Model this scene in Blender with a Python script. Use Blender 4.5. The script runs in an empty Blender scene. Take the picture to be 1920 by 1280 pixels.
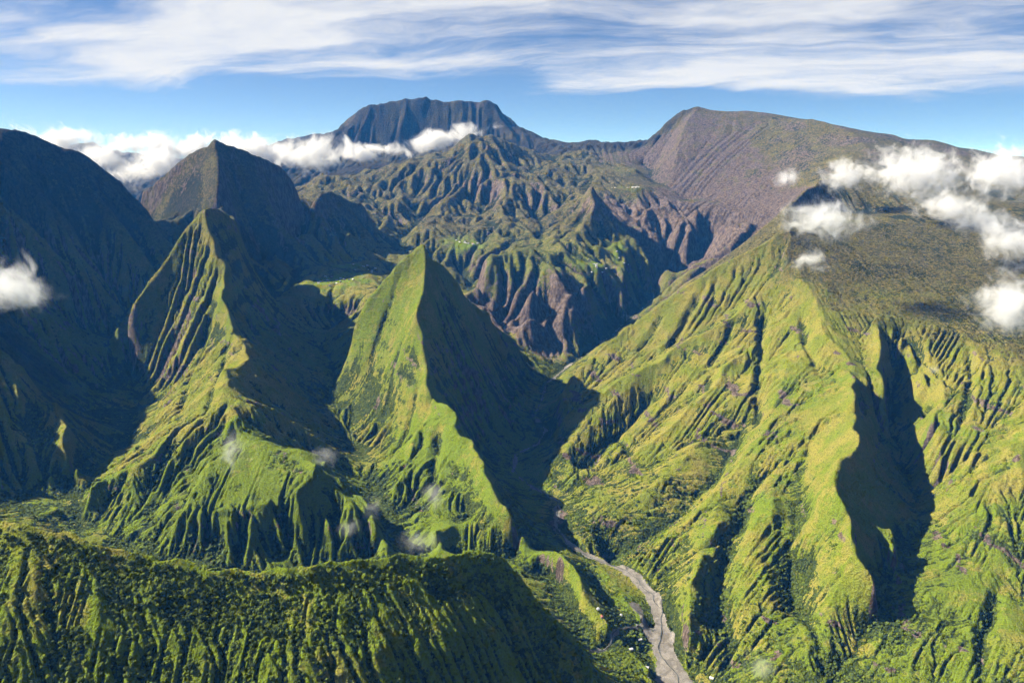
import bpy, math, random
import numpy as np

# ------------------------------------------------------------------ camera
SC = bpy.context.scene
COL = SC.collection
F = 1500.0                 # focal length in pixels of a 1920 x 1280 frame
CAM_Z = 2000.0             # flying height in metres
PITCH = math.atan((640 - 290) / F)
cam_data = bpy.data.cameras.new('camera')
cam_data.sensor_width = 36.0
cam_data.lens = F / 1920 * 36.0
cam_data.clip_start = 5.0
cam_data.clip_end = 400000.0
cam = bpy.data.objects.new('camera', cam_data)
cam.location = (0, 0, CAM_Z)
cam.rotation_euler = (math.pi / 2 - PITCH, 0, 0)
COL.objects.link(cam)
SC.camera = cam

# ------------------------------------------------------------------ light
SUN_EL, SUN_AZ = math.radians(38), math.radians(-77)      # azimuth clockwise from +Y
sd = (math.sin(SUN_AZ) * math.cos(SUN_EL), math.cos(SUN_AZ) * math.cos(SUN_EL), math.sin(SUN_EL))
sun_data = bpy.data.lights.new('sun', 'SUN')
sun_data.energy = 5.0
sun_data.angle = math.radians(0.5)
sun_data.color = (1.0, 0.93, 0.80)
sun = bpy.data.objects.new('sun', sun_data)
COL.objects.link(sun)
sun.location = (-3000, 0, 6000)
import mathutils
sun.rotation_euler = mathutils.Vector(sd).to_track_quat('Z', 'Y').to_euler()

world = bpy.data.worlds.new('World')
SC.world = world
world.use_nodes = True
SC.view_settings.view_transform = 'Standard'
SC.view_settings.look = 'None'
SC.view_settings.gamma = 1.0
SC.view_settings.exposure = 1.3
SC.view_settings.use_curve_mapping = False
SC.render.engine = 'CYCLES'
cy = SC.cycles
cy.use_denoising = True
cy.max_bounces = 7
cy.diffuse_bounces = 0
cy.glossy_bounces = 1
cy.transmission_bounces = 1
cy.transparent_max_bounces = 8
cy.volume_bounces = 5
cy.use_adaptive_sampling = True
cy.adaptive_threshold = 0.03
cy.sample_clamp_indirect = 4.0

# ---------------------------------------------------------------- node help
class NT:
    def __init__(self, tree):
        self.t = tree; self.n = tree.nodes; self.l = tree.links
    def node(self, kind, **kw):
        nd = self.n.new(kind)
        for k, v in kw.items():
            setattr(nd, k, v)
        return nd
    def put(self, sock, v):
        if isinstance(v, bpy.types.NodeSocket):
            self.l.new(v, sock)
        elif isinstance(v, (tuple, list)) and len(v) == 3 and sock.type == 'RGBA':
            sock.default_value = (*v, 1)
        else:
            sock.default_value = v
    def math(self, op, a, b=0.0, c=None, clamp=False):
        nd = self.node('ShaderNodeMath', operation=op, use_clamp=clamp)
        self.put(nd.inputs[0], a); self.put(nd.inputs[1], b)
        if c is not None: self.put(nd.inputs[2], c)
        return nd.outputs[0]
    def vmath(self, op, a, b=(0, 0, 0)):
        nd = self.node('ShaderNodeVectorMath', operation=op)
        self.put(nd.inputs[0], a)
        if op == 'SCALE': self.put(nd.inputs[3], b)
        else: self.put(nd.inputs[1], b)
        return nd.outputs[1] if op in ('LENGTH', 'DOT_PRODUCT') else nd.outputs[0]
    def noise(self, vec, scale, detail=4, rough=0.55, dist=0.0):
        nd = self.node('ShaderNodeTexNoise')
        self.put(nd.inputs['Vector'], vec); self.put(nd.inputs['Scale'], scale)
        nd.inputs['Detail'].default_value = detail
        nd.inputs['Roughness'].default_value = rough
        nd.inputs['Distortion'].default_value = dist
        return nd.outputs['Fac']
    def mapr(self, v, a, b, c=0.0, d=1.0, smooth=True):
        nd = self.node('ShaderNodeMapRange')
        nd.interpolation_type = 'SMOOTHSTEP' if smooth else 'LINEAR'
        self.put(nd.inputs[0], v)
        for i, x in zip((1, 2, 3, 4), (a, b, c, d)): self.put(nd.inputs[i], x)
        return nd.outputs[0]
    def mix(self, f, a, b):
        nd = self.node('ShaderNodeMix', data_type='RGBA')
        self.put(nd.inputs[0], f); self.put(nd.inputs[6], a); self.put(nd.inputs[7], b)
        return nd.outputs[2]

# ------------------------------------------------ pixel -> place in the world
def slope_of(py):
    return math.tan(math.atan((640 - py) / F) - PITCH)
def p(px, py, Y):                      # seen at pixel, Y metres ahead
    v = (640 - py) / F
    dy = math.cos(PITCH) + v * math.sin(PITCH)
    return ((px - 960) / F * Y / dy, Y, CAM_Z + slope_of(py) * Y)
def q(px, py, z):                      # seen at pixel, at altitude z
    return p(px, py, (z - CAM_Z) / slope_of(py))
def w(px, Y, z):                       # in the pixel's column, Y ahead, altitude z
    v = math.tan(math.atan((z - CAM_Z) / Y) + PITCH)
    return ((px - 960) / F * Y / (math.cos(PITCH) + v * math.sin(PITCH)), Y, z)
def P(*pts): return [p(*t) for t in pts]
def Q(*pts): return [q(*t) for t in pts]
def W(*pts): return [w(*t) for t in pts]
# ------------------------------------------------------------ relief lines
# (region, half width of a flat band, points); ridges and valley floors alike
L = []
jag = random.Random(12)
def line(region, pts, width=0.0):
    """width 0: a crest or valley line, roughened between its points; width < 0: a slope guide"""
    pts = [tuple(map(float, t)) for t in pts]
    if width == 0.0:
        for level in range(3):
            out = [pts[0]]
            for a, b in zip(pts[:-1], pts[1:]):
                d = math.hypot(b[0] - a[0], b[1] - a[1])
                if d > 0.022 * a[1]:
                    o, e = jag.gauss(0, 0.13 if 'peak' in region else 0.09) * d, jag.gauss(0, 0.05 if 'peak' in region else 0.036) * d
                    out.append(((a[0] + b[0]) / 2 - (b[1] - a[1]) / d * o, (a[1] + b[1]) / 2 + (b[0] - a[0]) / d * o, (a[2] + b[2]) / 2 + e))
                out.append(b)
            pts = out
    L.append((region, width, pts))

# near ridge
line('near', P((-420,960,1800),(-250,972,1750),(-100,978,1720),(0,985,1700),(60,990,1690),(140,1005,1690),(220,1035,1690),
     (300,1056,1690),(390,1075,1690),(480,1080,1700),(560,1066,1720),(640,1056,1750),(730,1050,1790),(800,1048,1830),
     (870,1042,1880),(925,1035,1930),(975,1079,1930),(1004,1126,1910),(1033,1155,1900),(1070,1192,1880),(1103,1228,1860),(1112,1280,1810)))
line('near', W((-500,1250,820),(0,1260,800),(480,1270,690),(800,1330,640),(1000,1430,560),(1130,1560,460),(1180,1750,390)))
line('near', W((-300,1560,1060),(0,1525,1052),(250,1530,980),(480,1535,930),(700,1600,915),(860,1700,890),(930,1760,880)), -1)
line('terrace', Q((1010,1075,425),(1060,1120,425),(1085,1170,420),(1110,1212,415),(1150,1250,408),(1222,1275,395)))
line('near', W((-300,2060,820),(0,2040,740),(250,2020,680),(480,2020,630),(700,2110,600),(850,2230,570),(930,2380,545)))
# stream behind the near ridge and the left valley
line('basin', W((330,5700,1300),(285,5350,1080)) + Q((205,628,860),(235,690,765),(258,760,690),(235,830,660),(165,890,640),(135,940,626),(150,990,612),
     (300,1060,585),(480,1072,555),(700,1055,510),(850,1045,475),(960,1050,450),(1012,1036,432)))
line('basin', P((40,930,3050),(90,960,2850)), 30)
# forest spur beside the river, terrace meadow
line('terrace', P((985,1050,2820),(1050,1035,2760),(1075,1060,2680),(1088,1100,2570),(1115,1140,2480),(1140,1170,2410)))
line('terrace', Q((1115,1062,412),(1140,1100,408),(1165,1135,404),(1195,1160,398)), 28)
line('terrace', Q((1140,1210,398),(1180,1230,393),(1210,1260,388)), 20)
# river
RIVER = Q((1330,1420,330),(1290,1320,340),(1262,1275,350),(1243,1215,360),(1236,1165,368),(1222,1115,378),(1190,1082,386),(1150,1056,394),(1100,1034,402),(1066,1016,409),
     (1040,985,417),(1045,940,425),(1003,918,432),(962,886,440),(966,852,448),(1008,832,455),(1022,806,462),(1000,778,470),(1015,750,480),
     (1022,722,492),(1060,690,520),(1115,655,570),(1190,592,690),(1268,527,810))
line('river', RIVER[:4], 62)
line('river', RIVER[3:9], 36)
line('river', RIVER[8:19], 26)
line('river', RIVER[18:] + Q((1330,492,960),(1400,458,1150)), 12)
line('massif', Q((1070,925,448),(1082,1000,430),(1108,1024,418),(1160,1046,408),(1205,1076,400),(1242,1112,392),(1256,1170,384),(1290,1235,368),(1350,1290,352)))
line('peak3', Q((1000,760,500),(985,800,485),(940,850,465),(930,890,455),(975,935,448),(1015,975,440),(1030,1010,432)))
# central peak
line('peak3', P((795,455,4450),(798,515,4300),(785,570,4150),(792,625,4010),(800,680,3880),(815,750,3680),(850,800,3460),(895,850,3250),(925,920,3030),(960,965,2920),(990,1015,2880)))
line('peak3', P((795,455,4450),(760,482,4430),(720,525,4410),(690,560,4390),(664,606,4380)))
line('peak3', P((795,455,4450),(830,495,4600),(860,530,4800),(900,580,5000),(940,620,5200),(972,652,5350)))
line('peak3', P((815,750,3720),(790,800,3560),(768,860,3400),(742,910,3220)))
line('peak3', P((870,960,3080),(845,985,2930),(828,1018,2790),(850,1040,2700)))
line('basin', Q((745,1030,500),(722,982,515),(695,910,550),(684,860,590),(640,790,665),(628,722,755),(612,662,830),(560,600,930)) + W((490,6000,1120),))
# second peak, its foot plateau
line('peak2', P((385,390,4850),(402,450,4700),(420,520,4480),(430,590,4220),(460,650,3950),(442,690,3720),(432,740,3440),(428,800,3200)))
line('peak2', P((385,390,4850),(340,440,4780),(300,500,4680),(255,555,4580),(222,584,4560)) + W((214,4680,960),))
line('peak2', P((385,390,4850),(430,402,5050)) + W((440,5450,1560),))
line('peak2', P((330,965,2700),(390,960,2720),(450,955,2740),(520,935,2800),(585,893,2900),(592,870,2950),(556,840,3080),(480,832,3110),(428,832,3120)))
line('peak2', P((330,965,2700),(352,930,2800),(385,895,2900),(410,862,3020),(428,832,3120)))
for k in range(6):                    # the even shelf
    Yk = 2775 + 55 * k
    line('peak2', [(-1195 + 0.02 * Yk - 40 + 20, Yk, 722 + (Yk - 2745) * 0.31), (-905 + 15 * k, Yk, 726 + (Yk - 2745) * 0.31)], -1)
line('peak2', P((345,1046,2600),(420,1046,2610),(500,1042,2640),(590,1030,2700),(640,1035,2700)))
line('peak2', P((556,840,3080),(600,856,3080),(640,900,2980),(690,955,2850),(718,1010,2720),(726,1045,2650)))
line('peak2', P((330,800,3320),(290,850,3160),(230,885,3060),(168,920,2960),(155,965,2870)))
line('peak2', Q((330,905,700),(285,955,650),(235,1005,620)))
# first peak
line('peak1', P((398,255,6500),(412,290,6350),(410,330,6150),(418,365,5950),(420,395,5750)) + W((440,5450,1560),))
line('peak1', P((398,255,6500),(370,275,6550),(330,305,6600),(290,335,6650),(264,352,6700)) + W((240,7000,1500),))
line('peak1', P((398,255,6500),(420,265,6550),(450,281,6650),(500,297,6800),(560,325,7000),(600,345,7150),(660,372,7400),(690,386,7500)))
line('peak1', W((560,6300,1180),(500,6300,1200),(330,5700,1300)))
line('peak1', W((300,6100,1450),(250,6700,1350),(200,7500,1200)))
# left mountain
line('left', P((-400,190,5300),(-100,225,5600),(0,241,5780),(40,243,5830),(100,272,5930),(150,287,6000),(200,322,6070),(250,360,6130),(300,405,6180)) + W((335,6230,1460),))
line('left', P((-400,190,5300),) + W((-560,4300,2650),(-760,3400,2650),(-1000,2500,2450)))  # unseen rampart, crest raised to throw shadow over the left valley
line('left', P((-120,560,3750),(-20,640,3640),(45,688,3560),(35,740,3400),(10,800,3250)))
line('left', P((60,720,3800),(105,755,3520),(125,800,3360),(140,865,3180)))
line('left', P((60,790,3420),(80,850,3220)))
line('left', P((-200,840,3000),(-300,960,2400)))
line('left', W((100,7500,1250),(0,6500,1400)))
# right massif
line('massif', P((1480,432,5000),(1440,452,4960),(1400,472,4930),(1340,502,4900),(1280,540,4860),(1230,575,4830),(1180,612,4800),(1130,650,4680),(1095,680,4560),(1065,715,4420),(1049,742,4300),(1054,795,4040),(1066,848,3800),(1080,885,3640)))
line('massif', P((1480,440,4980),(1440,520,4700),(1390,580,4520),(1320,625,4420),(1245,673,4340),(1180,702,4300),(1120,742,4200),(1080,785,4040)))
line('massif', P((1440,600,4420),(1400,660,4150),(1335,727,3950),(1285,772,3850),(1235,817,3760),(1180,865,3640),(1128,908,3530)))
line('massif', P((1500,520,4550),(1540,600,4120),(1585,660,3820),(1605,712,3500),(1597,800,3110),(1574,860,2880),(1572,930,2680),(1595,1008,2500),(1625,1065,2390),(1650,1100,2330)))
line('massif', Q((1560,1290,425),(1580,1240,455),(1610,1200,485),(1655,1135,530),(1692,1072,560),(1722,1005,590),(1718,940,615),(1690,880,650),(1668,820,720),(1675,740,850),(1690,680,980),(1692,625,1120)))
line('massif', P((1500,600,4250),(1480,680,3880),(1450,760,3570),(1420,850,3270),(1380,940,3010),(1347,968,2920),(1312,1060,2680),(1290,1150,2450),(1290,1205,2320)))
line('massif', P((1490,880,3100),(1440,945,2910),(1480,1040,2660),(1530,1130,2410),(1545,1220,2200)))
line('massif', P((1668,985,2660),(1680,1040,2540)))
line('massif', P((1600,765,3240),(1630,825,3140),(1642,895,3000)))
line('massif', P((1640,590,4150),(1652,660,3800),(1660,725,3520)))
line('massif', P((1700,600,4070),(1735,680,3740),(1748,770,3380),(1765,860,3090)))
line('massif', P((1820,640,3800),(1815,740,3440),(1830,850,3050),(1850,960,2720)))
line('massif', P((1920,800,3100),(1920,1000,2620),(1920,1150,2310),(1920,1280,2010),(1750,1280,2085)))
line('massif', W((1350,2150,400),(1450,2120,430),(1500,1700,350),(1900,1500,420)))
line('massif', P((2050,700,3500),) + W((2200,2800,900),(2300,2000,700)))
# upland
line('upland', P((1480,432,5000),(1500,520,4550),(1560,575,4260),(1640,590,4150),(1700,596,4080),(1780,620,3920),(1850,648,3760),(1940,670,3600),(2150,700,3450)))
for t in ((1600,450,5300),(1800,450,5300),(1700,520,4620),(1900,530,4560),(1600,400,6250),(1900,380,6800),(1720,335,7700),(1900,330,8000),(2100,420,5600),(2200,330,8000)):
    a = p(*t); line('upland', [a, (a[0] + 150, a[1], a[2] - 8)])
line('upland', P((1482,223,10350),(1566,238,9700),(1620,272,8800),(1610,298,8000),(1598,330,7250),(1545,338,6700),(1500,365,6100),(1472,395,5700),(1466,415,5300),(1480,432,5000)))
line('benare', P((1310,200,11000),(1400,208,10750),(1482,220,10500),(1600,241,10100),(1700,263,9700),(1800,277,9400),(1860,288,9200),(1960,302,9000),(2150,330,8800)))
line('benare', W((1400,12500,1900),(1700,12500,1500),(2100,12500,1100)))
line('benare', P((1310,200,11000),(1288,228,10600),(1275,265,10150),(1268,300,9700)), -1)
line('benare', P((1205,310,10500),(1290,378,9000),(1380,395,8200),(1440,405,7600),(1455,432,6900),(1405,468,6300)))
line('benare', P((1560,400,6300),(1500,412,5900)))
# cirque
line('cirque', P((545,548,5650),(600,560,5620),(660,563,5580),(700,540,5700)))
line('cirque', P((570,535,5800),(620,528,5950),(690,516,6150)), 40)
line('cirque', P((600,500,6400),(700,490,6700)), 40)
line('cirque', Q((600,635,800),(640,600,860)))
line('cirque', P((690,386,7500),(650,388,7400),(600,422,7150),(565,445,6950),(550,472,6750)))
line('cirque', P((660,430,7000),(640,470,6700),(625,490,6550)))
line('cirque', P((590,340,9500),(640,330,9600),(700,335,9600),(760,310,9800),(830,290,9900),(862,265,10000),(880,252,10000),(900,262,10000),(922,254,10100),(950,275,10100),(1000,298,10200),(1040,302,10300)))
line('cirque', P((700,335,9600),(690,370,8900),(720,410,8200),(700,450,7600)))
line('cirque', P((880,252,10000),(870,305,9500),(850,360,8800),(810,410,8100),(775,440,7600)))
line('cirque', P((922,254,10100),(930,320,9300),(955,370,8500),(940,430,7700),(905,470,7300),(885,490,7000)))
line('cirque', P((1000,298,10200),(1020,345,9200),(1060,375,8500),(1110,352,7900),(1108,400,7450),(1095,440,7200)))
line('cirque', P((1110,352,7900),(1140,385,8000),(1165,440,8000)))
line('cirque', P((1165,450,7300),(1130,450,7250),(1115,470,7050)))
line('cirque', P((780,400,8600),(750,450,7700),(740,480,7000)))
line('cirque', P((840,450,7500),(890,460,7400)), 40)
line('cirque', P((900,390,8700),(880,430,7900)))
line('cirque', P((1000,400,8400),(1020,440,7700),(1010,455,7400)))
line('cirque', P((905,492,6500),(950,480,6600),(1000,474,6650),(1035,500,6400),(1062,532,6100)))
line('cirque', P((905,492,6500),(918,545,6080),(935,590,5850),(950,612,5750)))
line('cirque', P((1000,540,6050),(985,590,5780)))
line('cirque', Q((1000,668,590),(960,640,690),(915,605,740),(885,545,870),(865,510,980),(800,495,1060),(740,490,1110)))
line('cirque', P((1105,528,6350),(1085,543,6230),(1052,570,6080),(1015,600,5950),(985,628,5850)))
line('cirque', P((1105,528,6350),(1078,570,6050),(1062,610,5850)))
line('cirque', Q((1030,672,560),(1075,660,580)))
line('cirque', Q((1100,600,760),(1075,545,960),(1060,560,900)))
line('cirque', P((1090,490,6700),(1130,500,6600)), 40)
line('cirque', P((1130,470,7100),(1180,452,7400),(1215,478,7150),(1245,505,6950),(1262,522,6850)))
line('cirque', P((1180,452,7400),(1170,500,6800),(1165,540,6500),(1180,570,6400)))
line('cirque', P((1180,420,8200),(1220,393,8600),(1260,400,8450),(1300,415,8200),(1290,450,7700)))
line('cirque', P((1340,415,7900),(1375,430,7400),(1345,455,7250)))
line('cirque', P((1130,320,9900),(1190,318,9900)), 60)
line('cirque', P((1150,354,8950),(1200,352,8950)), 60)
line('far', P((1045,272,12000),(1080,269,11600),(1105,266,11500),(1122,262,11500),(1138,269,11450),(1165,273,11300),(1200,276,11200),(1216,264,11050),(1250,231,11000),(1272,216,11000),(1310,200,11000)))
# table mountain
line('mesa', P((480,270,14500),(530,266,14000),(600,251,13800),(640,244,13600),(652,225,13300),(672,208,13100),(700,196,13000),(740,188,13000),(775,186,13000),(797,181,13000),(815,187,13000),(860,190,13000),(915,189,13000),(934,199,13000),(948,214,12950),(972,234,12800),(1005,256,12500),(1030,268,12200),(1045,272,12000)))
line('mesa', P((660,292,12300),(740,285,12300),(800,280,12300),(860,275,12200),(940,280,11800),(1000,305,11300)))
line('mesa', P((560,335,11500),(640,320,11700),(740,310,11500)))
line('mesa', P((760,200,12880),(735,265,12450)))
line('mesa', W((500,16000,1500),(900,15000,2200),(1300,14000,1500)))
line('far', W((200,11000,900),(500,10500,1150)))
line('far', W((-300,10000,700),(-900,9000,900)))
line('far', P((-150,310,15000),(100,285,15000),(150,270,15000),(175,268,15000),(205,290,14500),(245,330,13500)))
# ------------------------------------------------------------- height fields
rng = np.random.default_rng(7)

def lattice_noise(x, y, seed):
    xi = np.floor(x).astype(np.int64); yi = np.floor(y).astype(np.int64)
    fx = x - xi; fy = y - yi
    fx = fx * fx * fx * (fx * (fx * 6 - 15) + 10); fy = fy * fy * fy * (fy * (fy * 6 - 15) + 10)
    def h(a, b):
        n = (a * 374761393 + b * 668265263 + seed * 974711) & 0x7fffffff
        n = ((n ^ (n >> 13)) * 1274126177) & 0x7fffffff
        n = n ^ (n >> 16)
        return (n & 0xffff) / 32767.5 - 1.0
    a = h(xi, yi); b = h(xi + 1, yi); c = h(xi, yi + 1); d = h(xi + 1, yi + 1)
    return a + (b - a) * fx + (c - a) * fy + (a - b - c + d) * fx * fy
def fbm(x, y, size, octaves=4, gain=0.5, seed=1, ridged=False):
    out = np.zeros_like(x); amp = 1.0; tot = 0
    for o in range(octaves):
        n = lattice_noise(x / size + 17.3 * o, y / size - 9.1 * o, seed + o)
        if ridged: n = 1 - 2 * np.abs(n)
        out += amp * n; tot += amp; amp *= gain; size *= 0.5
    return out / tot

class Grid:
    def __init__(self, x0, x1, y0, y1, cell):
        self.x0, self.y0, self.c = x0, y0, cell
        self.nx = int((x1 - x0) / cell) + 1; self.ny = int((y1 - y0) / cell) + 1
        self.X, self.Y = np.meshgrid(x0 + cell * np.arange(self.nx), y0 + cell * np.arange(self.ny))
    def sample(self, A, x, y):
        gx = np.clip((x - self.x0) / self.c, 0, self.nx - 1.001); gy = np.clip((y - self.y0) / self.c, 0, self.ny - 1.001)
        i = gx.astype(np.int32); j = gy.astype(np.int32); fx = gx - i; fy = gy - j
        return (A[j, i] * (1 - fx) + A[j, i + 1] * fx) * (1 - fy) + (A[j + 1, i] * (1 - fx) + A[j + 1, i + 1] * fx) * fy

def constraints(g, firm=False):
    S = np.zeros(g.nx * g.ny); N = np.zeros(g.nx * g.ny)
    for region, width, pts in L:
        if firm and width < 0: continue
        a = np.array(pts)
        xs, ys, zs = [], [], []
        for k in range(len(a) - 1):
            d = math.hypot(*(a[k + 1] - a[k])[:2]); n = max(2, int(d / g.c * 2.5))
            t = np.linspace(0, 1, n)[:, None]
            s = a[k] * (1 - t) + a[k + 1] * t
            if width > 0:
                nrm = np.array([-(a[k + 1] - a[k])[1], (a[k + 1] - a[k])[0]]) / max(d, 1e-6)
                offs = np.arange(-width, width + 0.1, g.c * 0.7)
                for o in offs:
                    xs.append(s[:, 0] + nrm[0] * o); ys.append(s[:, 1] + nrm[1] * o); zs.append(s[:, 2])
            else:
                xs.append(s[:, 0]); ys.append(s[:, 1]); zs.append(s[:, 2])
        xs = np.concatenate(xs); ys = np.concatenate(ys); zs = np.concatenate(zs)
        i = np.rint((xs - g.x0) / g.c).astype(int); j = np.rint((ys - g.y0) / g.c).astype(int)
        ok = (i >= 0) & (i < g.nx) & (j >= 0) & (j < g.ny)
        idx = j[ok] * g.nx + i[ok]
        S += np.bincount(idx, zs[ok], g.nx * g.ny); N += np.bincount(idx, None, g.nx * g.ny)
    m = N > 0
    V = np.where(m, S / np.maximum(N, 1), 0)
    return V.reshape(g.ny, g.nx), m.reshape(g.ny, g.nx)

def relax(Z, V, M, iters):
    Z[M] = V[M]
    for _ in range(iters):
        Pd = np.pad(Z, 1, mode='edge')
        Z = 0.25 * (Pd[:-2, 1:-1] + Pd[2:, 1:-1] + Pd[1:-1, :-2] + Pd[1:-1, 2:])
        Z[M] = V[M]
    return Z

def solve(g, start=None):
    V, M = constraints(g)
    if start is not None:
        return relax(start, V, M, 160), V, constraints(g, True)[1]
    Z = None
    for k in (32, 16, 8, 4, 2, 1):
        gg = Grid(g.x0, g.x0 + (g.nx - 1) * g.c, g.y0, g.y0 + (g.ny - 1) * g.c, g.c * k)
        v, m = (V, M) if k == 1 else constraints(gg)
        if Z is None:
            Z = np.full((gg.ny, gg.nx), v[m].mean())
            Z = relax(Z, v, m, 1500)
        else:
            Z = relax(prev.sample(Z, gg.X, gg.Y), v, m, 250 if k > 1 else 100)
        prev = gg
    return Z, V, constraints(g, True)[1]

def flow(Z, g, doublings):
    ny, nx = Z.shape; n = nx * ny
    best = np.zeros_like(Z); rc = np.arange(n).reshape(ny, nx).copy(); own = rc.copy()
    Pd = np.pad(Z, 1, mode='edge'); Pi = np.pad(own, 1, mode='edge')
    for dj in (-1, 0, 1):
        for di in (-1, 0, 1):
            if di == 0 and dj == 0: continue
            d = math.hypot(di, dj)
            s = (Z - Pd[1 + dj:1 + dj + ny, 1 + di:1 + di + nx]) / d
            b = s > best
            best = np.where(b, s, best)
            rc = np.where(b, Pi[1 + dj:1 + dj + ny, 1 + di:1 + di + nx], rc)
    r0 = rc.ravel(); r = r0.copy()
    sink = n
    r = np.where(r == np.arange(n), sink, r)
    r = np.append(r, sink)
    v = np.ones(n + 1); v[sink] = 0
    for _ in range(doublings):
        v = v + np.bincount(r, v, n + 1); v[sink] = 0
        r = r[r]
    return best / g.c, r0, v[:n].reshape(ny, nx)

def erode(Z, g, iters, K, area0, M, keep, doublings=8, talus=1.6):
    Amax = None
    for it in range(iters):
        S, r0, A = flow(Z, g, doublings)
        Af = A * g.c * g.c
        drop = Z - Z.ravel()[r0].reshape(Z.shape)
        E = K * np.sqrt(np.maximum(Af - area0, 0)) * np.minimum(S, 1.5)
        E = np.minimum(E, 0.55 * drop)
        Z = Z - E * keep
        # hillslope creep and rockfall
        Pd = np.pad(Z, 1, mode='edge')
        lap = 0.25 * (Pd[:-2, 1:-1] + Pd[2:, 1:-1] + Pd[1:-1, :-2] + Pd[1:-1, 2:]) - Z
        steep = np.clip((S - talus) / 0.6, 0, 1)
        Z = Z + lap * (0.04 + 0.35 * steep) * keep
    return Z, Af, S

def fall_lines(Z, g, size, steps, seed, pre=4):
    """noise drawn out along the lines of steepest descent: ribs and gullies"""
    B = Z.copy()
    for _ in range(pre):
        Pd = np.pad(B, 1, mode='edge')
        B = (Pd[:-2, 1:-1] + Pd[2:, 1:-1] + Pd[1:-1, :-2] + Pd[1:-1, 2:] + 2 * B) / 6
    gy, gx = np.gradient(B, g.c)
    m = np.hypot(gx, gy) + 1e-4
    gx, gy = gx / m, gy / m
    N = fbm(g.X, g.Y, size, 2, 0.5, seed)
    out = N.copy()
    for sgn in (-1, 1):
        x, y = g.X.copy(), g.Y.copy()
        for k in range(steps):
            i = np.clip(np.rint((x - g.x0) / g.c).astype(np.int32), 0, g.nx - 1); j = np.clip(np.rint((y - g.y0) / g.c).astype(np.int32), 0, g.ny - 1)
            x += sgn * gx[j, i] * size * 0.3; y += sgn * gy[j, i] * size * 0.3
            i = np.clip(np.rint((x - g.x0) / g.c).astype(np.int32), 0, g.nx - 1); j = np.clip(np.rint((y - g.y0) / g.c).astype(np.int32), 0, g.ny - 1)
            out += N[j, i]
    out /= out.std()
    return np.clip(out, -2, 2), m
def blur(A, n):
    for _ in range(n):
        Pd = np.pad(A, 1, mode='edge')
        A = (Pd[:-2, 1:-1] + Pd[2:, 1:-1] + Pd[1:-1, :-2] + Pd[1:-1, 2:] + A) / 5
    return A
REG = ['near', 'terrace', 'basin', 'river', 'massif', 'peak3', 'peak2', 'peak1', 'left', 'upland', 'benare', 'cirque', 'far', 'mesa']
def regions(X, Y):
    best = np.full(X.shape, 1e12); rid = np.zeros(X.shape, np.int8)
    for region, width, pts in L:
        if region == 'river': continue
        k = REG.index(region)
        a = np.array(pts)
        for s in range(len(a) - 1):
            ax, ay = a[s, :2]; dx, dy = a[s + 1, :2] - a[s, :2]
            t = np.clip(((X - ax) * dx + (Y - ay) * dy) / (dx * dx + dy * dy + 1e-9), 0, 1)
            d = (X - ax - t * dx) ** 2 + (Y - ay - t * dy) ** 2
            b = d < best
            best = np.where(b, d, best); rid = np.where(b, k, rid)
    return rid
def seg_dist(X, Y, pts, along=False):
    best = np.full(X.shape, 1e12); ta = np.zeros(X.shape)
    a = np.array(pts)
    for s in range(len(a) - 1):
        ax, ay = a[s, :2]; dx, dy = a[s + 1, :2] - a[s, :2]
        t = np.clip(((X - ax) * dx + (Y - ay) * dy) / (dx * dx + dy * dy + 1e-9), 0, 1)
        d = (X - ax - t * dx) ** 2 + (Y - ay - t * dy) ** 2
        ta = np.where(d < best, s + t, ta); best = np.minimum(best, d)
    return (np.sqrt(best), ta) if along else np.sqrt(best)

GR = Grid(-13800, 13800, 1000, 16600, 40.0)
RG = regions(GR.X, GR.Y)
def region_mask(*names):
    return blur(np.isin(RG, [REG.index(n) for n in names]).astype(float), 6)
FLUTE = np.clip(0.55 + 1.3 * fbm(GR.X, GR.Y, 900, 3, 0.5, 3), 0.12, 1.0)
FLUTE = FLUTE * (1 - 0.62 * region_mask('massif') - 0.35 * region_mask('peak3')) - 0.62 * FLUTE * region_mask('near')
CALM = 1 - 0.80 * region_mask('upland') - 0.82 * region_mask('benare') - 0.35 * region_mask('left')
for cx, cy, r in ((-1010, 2900, 210), (-880, 3000, 150), (380, 2650, 170), (370, 2320, 120), (-1330, 5950, 330), (-1350, 6550, 260), (-470, 7450, 220), (660, 6650, 160), (1290, 9900, 350), (1260, 8950, 300)):
    CALM = CALM * (1 - 0.85 * np.exp(-((GR.X - cx) ** 2 + (GR.Y - cy) ** 2) / r ** 2))

# broad grid for the whole landscape, fine grid for the nearer half
GF = Grid(-11500, 11500, 900, 16600, 22.0)
ZF, VF, MF = solve(GF)
calm = GR.sample(CALM, GF.X, GF.Y)
lic, m = fall_lines(ZF, GF, 260, 5, 5)
crag = GR.sample(region_mask('cirque', 'far'), GF.X, GF.Y)
amp = 24 * fbm(GF.X, GF.Y, 420, 5, 0.55, 11) + 30 * fbm(GF.X, GF.Y, 900, 3, 0.5, 21, True)
ZF = ZF + np.where(MF, 0.3, 1.0) * calm * (amp * (1 - 0.45 * GR.sample(region_mask('massif', 'peak3', 'peak2'), GF.X, GF.Y)) + crag * (60 * fbm(GF.X + 90 * fbm(GF.X, GF.Y, 500, 2, 0.5, 23), GF.Y, 640, 5, 0.58, 25, True) + 25 * fbm(GF.X, GF.Y, 260, 3, 0.6, 27)) + 20 * (1 - 0.6 * crag) * lic * GR.sample(FLUTE, GF.X, GF.Y) * np.clip(m / 0.6, 0, 1))
keepF = np.where(MF, 0.3, 1.0) * calm * np.clip((GF.Y - 2500) / 4000 + 0.18, 0.18, 1)
ZF, AF, SF = erode(ZF, GF, 26, 0.055, 900, MF, keepF, 8, 1.3)

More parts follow.
